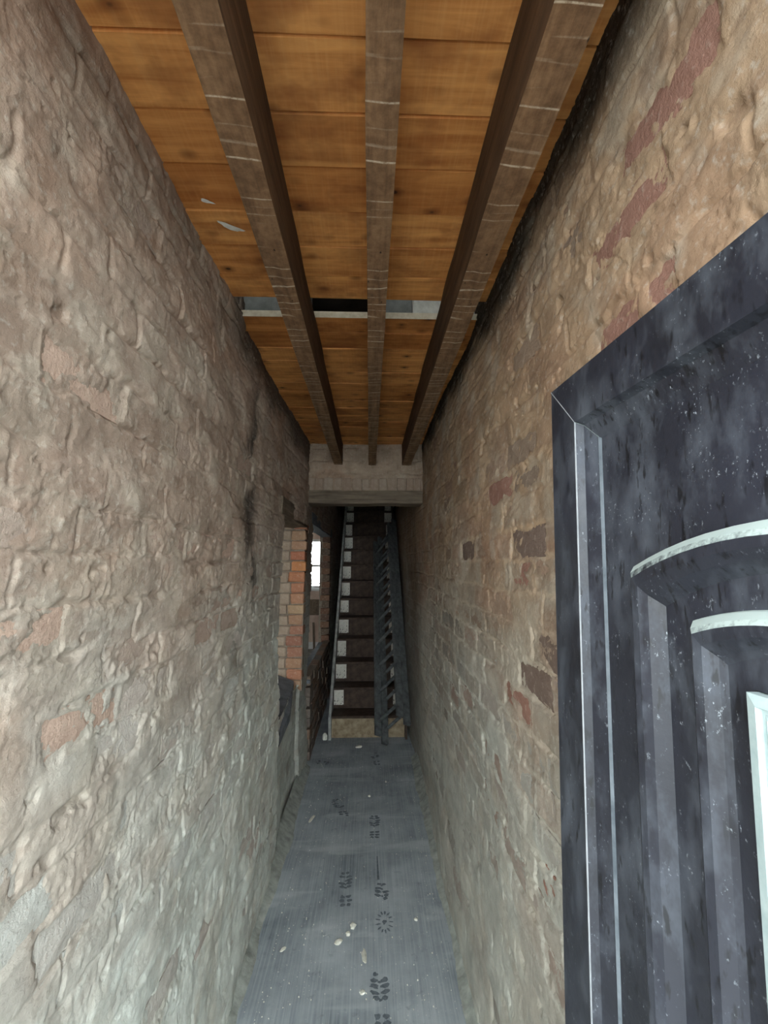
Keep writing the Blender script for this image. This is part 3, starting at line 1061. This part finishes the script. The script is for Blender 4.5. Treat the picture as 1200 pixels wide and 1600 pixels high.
# ------------------------------------------------------------------ ladder
slope = math.atan2(RISE, GOING)
ax = Vector((0, math.cos(slope), math.sin(slope)))
n0 = Vector((0, -math.sin(slope), math.cos(slope)))
th = math.radians(60)
rd = Vector((math.cos(th), 0, 0)) + n0 * math.sin(th)
md = Vector((-math.sin(th), 0, 0)) + n0 * math.cos(th)
P1 = Vector((0.142, 4.20, 0.05))
LW, LLEN = 0.355, 2.85
ladder = tag(empty('ladder', P1), 'two-section grey ladder lying on its edge up the stairs against the wall', 'ladder')


def bar(name, a, b, e1, e2, w1, w2, material, parent, bev=0.003):
    L = (b - a).length
    d = (b - a).normalized()
    bm = box_mesh(-w1 / 2, w1 / 2, -w2 / 2, w2 / 2, -L / 2, L / 2, bev)
    me = bpy.data.meshes.new(name)
    bm.to_mesh(me)
    bm.free()
    me.materials.append(material)
    o = bpy.data.objects.new(name, me)
    COL.objects.link(o)
    R3 = Matrix((e1, e2, d)).transposed()
    o.matrix_world = Matrix.Translation((a + b) / 2) @ R3.to_4x4()
    mw = o.matrix_world.copy()
    o.parent = parent
    o.matrix_parent_inverse = Matrix.Translation(-parent.location)
    o.matrix_basis = mw
    return o


for sec in (0, 1):
    off = md * (0.068 * sec) + ax * (0.06 * sec)
    inset = rd * (0.0)
    for s in (0.0, LW):
        a = P1 + off + rd * s
        bar('rail', a, a + ax * (LLEN - 0.2 * sec), rd, md, 0.030, 0.062, M_LADDER, ladder)
    for q in range(10):
        a = P1 + off + ax * (0.12 + 0.284 * q)
        if 0.12 + 0.284 * q < LLEN - 0.2 * sec - 0.05:
            bar('rung', a + rd * 0.01, a + rd * (LW - 0.01), ax, md, 0.026, 0.030, M_LADDER, ladder, 0.008)

# ------------------------------------------------------------------ front door leaf, standing open on the right
da = math.radians(3.0)
DU = Vector((math.sin(da), -math.cos(da), 0))
DN = Vector((-math.cos(da), -math.sin(da), 0))
DO = Vector((0.318, 0.770, 0.0))
DW, DH, DT = 0.80, 1.90, 0.045
DB = 0.02
door = empty('door_1', DO)
LEAN = math.radians(1.15)
door.rotation_euler = (-LEAN, 0, math.atan2(DU.y, DU.x))
door.location = DO + DN * (1.9 * math.sin(LEAN))
tag(door, 'dark grey panelled front door standing open, dust on its mouldings', kind='structure')
# local frame: x along the width from the free edge, y = -outward, z up


def dmesh(name, verts, faces, material, parent=None, smooth=False):
    """verts in (u, depth towards viewer, z)"""
    # viewer side is DN; local +y axis of the rotated empty:
    ly = Vector((-DU.y, DU.x, 0))
    s = 1.0 if ly.dot(DN) > 0 else -1.0
    o = mesh_obj(name, [(u, s * w, z_) for (u, w, z_) in verts], faces, material, parent or door, smooth)
    return o


def rail_piece(name, p, q, material):
    """Mitred sash member: p = list of (u,z) outer->inner at one mitre, q at the other; depths in DEP."""
    DEP = [(-DT), 0.0, 0.0, -0.012, -0.022, -DT]
    verts = [(p[i][0], DEP[i], p[i][1]) for i in range(6)] + [(q[i][0], DEP[i], q[i][1]) for i in range(6)]
    faces = [(i, (i + 1) % 6, 6 + (i + 1) % 6, 6 + i) for i in range(6)] + [tuple(range(6)), tuple(range(11, 5, -1))]
    return dmesh(name, verts, faces, material)


INS = [0.0, 0.0, 0.078, 0.084, 0.112, 0.112]
g = 0.0006


def corner(ux, zz):
    su = 1 if ux == 0 else -1
    sz = 1 if zz == DB else -1
    return [(ux + su * d, zz + sz * d) for d in INS]


c00, c10, c01, c11 = corner(0, DB), corner(DW, DB), corner(0, DH), corner(DW, DH)


def nudge(pts, du, dz):
    return [(a + du, b + dz) for (a, b) in pts]


rail_piece('door_stile', nudge(c00, 0, g), nudge(c01, 0, -g), M_DOOR)
rail_piece('door_stile', nudge(c10, 0, g), nudge(c11, 0, -g), M_DOOR)
rail_piece('door_rail', nudge(c01, g, 0), nudge(c11, -g, 0), M_DOOR)
rail_piece('door_rail', nudge(c00, g, 0), nudge(c10, -g, 0), M_DOOR)


def strip(name, pts, material):
    """flat strip standing slightly proud; pts = quad in (u, w, z)"""
    v0 = [Vector(p) for p in pts]
    verts = [tuple(p) for p in v0] + [(p.x, p.y - 0.002, p.z) for p in v0]
    faces = [(0, 1, 2, 3), (7, 6, 5, 4)] + [(i, (i + 1) % 4, 4 + (i + 1) % 4, 4 + i) for i in range(4)]
    return dmesh(name, verts, faces, material)


e = 0.0007
strip('joint_line', [(-0.0, 0.0006, DH - 2 * e), (0.0, 0.0006, DH), (0.078, 0.0006, DH - 0.078 + e), (0.078, 0.0006, DH - 0.078 - e)], M_SEAL)
strip('bead_line', [(0.0775, 0.0006, 0.13), (0.0789, 0.0006, 0.13), (0.0789, 0.0006, DH - 0.078), (0.0775, 0.0006, DH - 0.078)], M_SEAL)
strip('bead_line', [(0.1105, -0.0195, 0.14), (0.1155, -0.0215, 0.14), (0.1155, -0.0215, DH - 0.113), (0.1105, -0.0195, DH - 0.110)], M_GASKET)


def loop(u0, u1, z0, z1, rise, n=14):
    """Closed outline, arched at the top; same count for every loop."""
    pts = []
    for i in range(n):
        pts.append((u0, z0 + (z1 - z0) * i / n))
    for i in range(n):
        t = i / n
        pts.append((u0 + (u1 - u0) * t, z1 + rise * (1 - (2 * t - 1) ** 2)))
    for i in range(n):
        pts.append((u1, z1 - (z1 - z0) * i / n))
    for i in range(n):
        pts.append((u1 - (u1 - u0) * i / n, z0))
    return pts


def loft(name, levels, material, smooth=False, parent=None):
    """levels: list of (loop points, depth)"""
    verts = []
    for pts, w in levels:
        verts += [(u, w, z_) for (u, z_) in pts]
    n = len(levels[0][0])
    faces = []
    for k in range(len(levels) - 1):
        for i in range(n):
            a, b = k * n + i, k * n + (i + 1) % n
            faces.append((a, b, b + n, a + n))
    return dmesh(name, verts, faces, material, parent, smooth)


C = DW / 2
A0 = (0.186, DW - 0.186, 0.30, 1.600)


def arch(ins, rise=0.042):
    return loop(A0[0] + ins, A0[1] - ins, A0[2] + ins, A0[3] - ins, rise)


flat = loop(0.108, DW - 0.108, DB + 0.108, DH - 0.108, 0.0)
loft('door_panel', [(flat, -0.022), (arch(0.001), -0.022)], M_DOOR)
loft('panel_moulding', [(arch(0.0), -0.024), (arch(0.002), -0.016), (arch(0.010), -0.006), (arch(0.016), -0.003), (arch(0.026), -0.004), (arch(0.036), -0.010), (arch(0.048), -0.024)], M_DOOR)
loft('door_panel', [(arch(0.047), -0.024), (arch(0.094), -0.026)], M_DOOR)


def arch2(ins, rise=0.020):
    return loop(0.278 + ins, DW - 0.278 - ins, 0.40 + ins, 1.543 - ins, rise)


loft('door_panel', [(arch(0.093), -0.026), (arch2(0.001), -0.026)], M_DOOR)
loft('panel_moulding', [(arch2(0.0), -0.028), (arch2(0.002), -0.020), (arch2(0.009), -0.011), (arch2(0.014), -0.008), (arch2(0.024), -0.010), (arch2(0.034), -0.020), (arch2(0.040), -0.024)], M_DOOR)
GL = (0.348, DW - 0.348, 0.50, 1.486)
rect = lambda i: loop(GL[0] + i, GL[1] - i, GL[2] + i, GL[3] - i, 0.0)
loft('door_panel', [(arch2(0.039), -0.024), (rect(-0.001), -0.024)], M_DOOR)
loft('glazing_frame', [(rect(0.0), -0.028), (rect(0.0), -0.014), (rect(0.010), -0.012), (rect(0.012), -0.017), (rect(0.015), -0.017), (rect(0.019), -0.014), (rect(0.022), -0.024)], M_FRAME)
dmesh('glass_pane', [(u, w, z_) for w in (-0.026, -0.022) for (u, z_) in ((GL[0] + 0.018, GL[2] + 0.018), (GL[1] - 0.018, GL[2] + 0.018), (GL[1] - 0.018, GL[3] - 0.018), (GL[0] + 0.018, GL[3] - 0.018))],
      [(0, 1, 2, 3), (7, 6, 5, 4), (0, 4, 5, 1), (1, 5, 6, 2), (2, 6, 7, 3), (3, 7, 4, 0)], M_OBSCURE)
dmesh('door_back', [(u, w, z_) for w in (-DT, -DT + 0.006) for (u, z_) in ((0.05, DB + 0.05), (DW - 0.05, DB + 0.05), (DW - 0.05, DH - 0.05), (0.05, DH - 0.05))],
      [(0, 1, 2, 3), (7, 6, 5, 4), (0, 4, 5, 1), (1, 5, 6, 2), (2, 6, 7, 3), (3, 7, 4, 0)], M_DOOR)

# ------------------------------------------------------------------ floor litter and marks
rng = random.Random(12)


def footprint(x, y, ang, part='both', fade=1.0):
    """Boot print: separate tread blocks pressed dark in the dust; one flat mark."""
    verts, faces = [], []

    def poly(pts):
        k = len(verts)
        verts.extend((px, py, 0.0) for (px, py) in pts)
        faces.append(tuple(range(k, k + len(pts))))

    def blob(cx, cy, w, h, a=0.0):
        n = 10
        ca, sa = math.cos(a), math.sin(a)
        pts = []
        for i in range(n):
            t = 2 * math.pi * i / n
            r = 1 + rng.uniform(-0.38, 0.22)
            px, py = w * r * math.cos(t), h * r * math.sin(t)
            pts.append((cx + px * ca - py * sa, cy + px * sa + py * ca))
        poly(pts)
    if part == 'star':
        for i in range(13):
            a = 2 * math.pi * i / 13
            blob(0.030 * math.cos(a), 0.055 * math.sin(a), 0.012, 0.0045, a)
        blob(0, 0, 0.012, 0.016)
    else:
        if part in ('both', 'toe'):
            for r, (yy, ww) in enumerate(((0.115, 0.022), (0.09, 0.034), (0.065, 0.038), (0.04, 0.036), (0.015, 0.030))):
                for s in (-1, 1):
                    if rng.random() < 0.9 * fade:
                        blob(s * ww * 0.55, yy + rng.uniform(-0.003, 0.003), ww * 0.50, 0.0105, s * 0.35)
                if rng.random() < 0.6 * fade:
                    blob(0, yy - 0.008, 0.007, 0.007)
        if part in ('both', 'heel'):
            for (yy, ww) in ((-0.055, 0.028), (-0.082, 0.031), (-0.108, 0.026)):
                for s in (-1, 1):
                    if rng.random() < 0.9 * fade:
                        blob(s * ww * 0.55, yy, ww * 0.48, 0.0115, s * 0.2)
    ca, sa = math.cos(ang), math.sin(ang)
    out = []
    for (px, py, pz) in verts:
        gx, gy = px * ca - py * sa, px * sa + py * ca
        out.append((gx, gy, floor_z(x + gx, y + gy) + 0.0016))
    o = mesh_obj('footprint', out, faces, M_PRINT, floor)
    o.location = (x, y, 0)
    for p in o.data.polygons:
        if p.normal.z < 0:
            p.flip()
    o['kind'] = 'stuff'
    return o


for (x, y, a, part, f_) in ((-0.186, 3.26, 0.35, 'both', 0.75), (0.037, 3.03, 0.0, 'both', 0.8), (-0.112, 2.49, 0.05, 'both', 0.95), (0.068, 2.40, 0.0, 'toe', 1.0),
                            (0.074, 2.27, 0.0, 'star', 1.0), (0.048, 1.89, 0.05, 'both', 1.0), (-0.207, 1.87, 0.2, 'heel', 0.8), (0.059, 4.03, 0.1, 'both', 0.6), (-0.32, 3.95, 1.3, 'toe', 0.5)):
    footprint(x, y, a, part, f_)
o = mesh_obj('scuff_mark', [(0.045, 2.55, floor_z(0.05, 2.55) + 0.0018), (0.058, 2.55, floor_z(0.05, 2.55) + 0.0018), (0.052, 2.74, floor_z(0.05, 2.74) + 0.0018), (0.046, 2.74, floor_z(0.05, 2.74) + 0.0018)], [(0, 1, 2, 3)], M_PRINT, floor)


def crumb(x, y, sx, sy, sz, label, seed, ang=0.0, cat='rubble'):
    r = np.random.RandomState(seed)
    bm = bmesh.new()
    bmesh.ops.create_icosphere(bm, subdivisions=2, radius=1.0)
    for v in bm.verts:
        d = 1 + (r.rand() - 0.5) * 0.5
        zc = max(v.co.z, -0.55)
        v.co = Vector((v.co.x * sx * d, v.co.y * sy * d, zc * sz * (0.8 + 0.4 * r.rand())))
    zmin = min(v.co.z for v in bm.verts)
    for v in bm.verts:
        v.co.z -= zmin
    me = bpy.data.meshes.new('plaster_crumb')
    bm.to_mesh(me)
    bm.free()
    me.materials.append(M_CRUMB)
    o = bpy.data.objects.new('plaster_crumb', me)
    COL.objects.link(o)
    o.location = (x, y, floor_z(x, y) - 0.0006)
    o.rotation_euler = (0, 0, ang)
    return tag(o, label, cat, 'plaster crumbs on the floor')


crumb(-0.066, 2.245, 0.014, 0.018, 0.010, 'rounded cream plaster crumb, the upper of a pair in mid floor', 1)
crumb(-0.086, 2.205, 0.010, 0.012, 0.008, 'small cream plaster crumb between a rounded lump and a torn flake', 2)
crumb(-0.125, 2.165, 0.020, 0.012, 0.007, 'torn cream plaster flake left of the rounded crumb in mid floor', 3, 0.6)
crumb(-0.359, 3.135, 0.010, 0.045, 0.005, 'long white plaster sliver near the left wall', 4, -0.3)
crumb(-0.085, 4.28, 0.030, 0.020, 0.010, 'white plaster flake on the floor before the staircase', 5, 0.5)
crumb(-0.015, 2.09, 0.010, 0.036, 0.003, 'thin grey-white plaster smear below the cream crumbs', 6, 0.1)
crumb(-0.020, 1.93, 0.011, 0.009, 0.005, 'white crumb beside the nearest dark footprint', 7)
crumb(0.217, 2.28, 0.008, 0.008, 0.006, 'white crumb near the right wall by the star shaped print', 8)
crumb(0.129, 3.62, 0.008, 0.009, 0.006, 'white crumb right of the passage middle, under the header beam', 9)
crumb(0.006, 3.41, 0.009, 0.009, 0.006, 'white crumb in the passage middle beyond the far footprints', 10)
crumb(-0.356, 2.14, 0.008, 0.016, 0.004, 'flat pale crumb near the left mortar fillet', 11, -0.6)
crumb(-0.40, 4.46, 0.022, 0.020, 0.040, 'cream rubble lump at the foot of the stair stringer', 12)
for k in range(0):
    pass

# tiny grit nobody could count
gv, gf = [], []
rs = np.random.RandomState(77)
for _ in range(1500):
    y = 1.5 + 2.9 * rs.rand() ** 1.2
    side_ = rs.rand()
    x = (-0.40 + 0.08 * rs.rand() ** 2 * 3) if side_ < 0.3 else ((0.32 - 0.2 * rs.rand() ** 2) if side_ < 0.5 else rs.uniform(-0.40, 0.31))
    s = 0.0008 + 0.0034 * rs.rand() ** 3
    z0 = floor_z(x, y) - 0.0004
    k = len(gv)
    a = rs.rand() * 3
    for q in range(3):
        gv.append((x + s * math.cos(a + 2.1 * q), y + s * 1.3 * math.sin(a + 2.1 * q), z0))
    gv.append((x, y, z0 + s * 1.1))
    gf += [(k, k + 1, k + 3), (k + 1, k + 2, k + 3), (k + 2, k, k + 3)]
tag(mesh_obj('floor_grit', gv, gf, M_CRUMB), 'fine white plaster grit scattered over the floor', 'grit', kind='stuff')
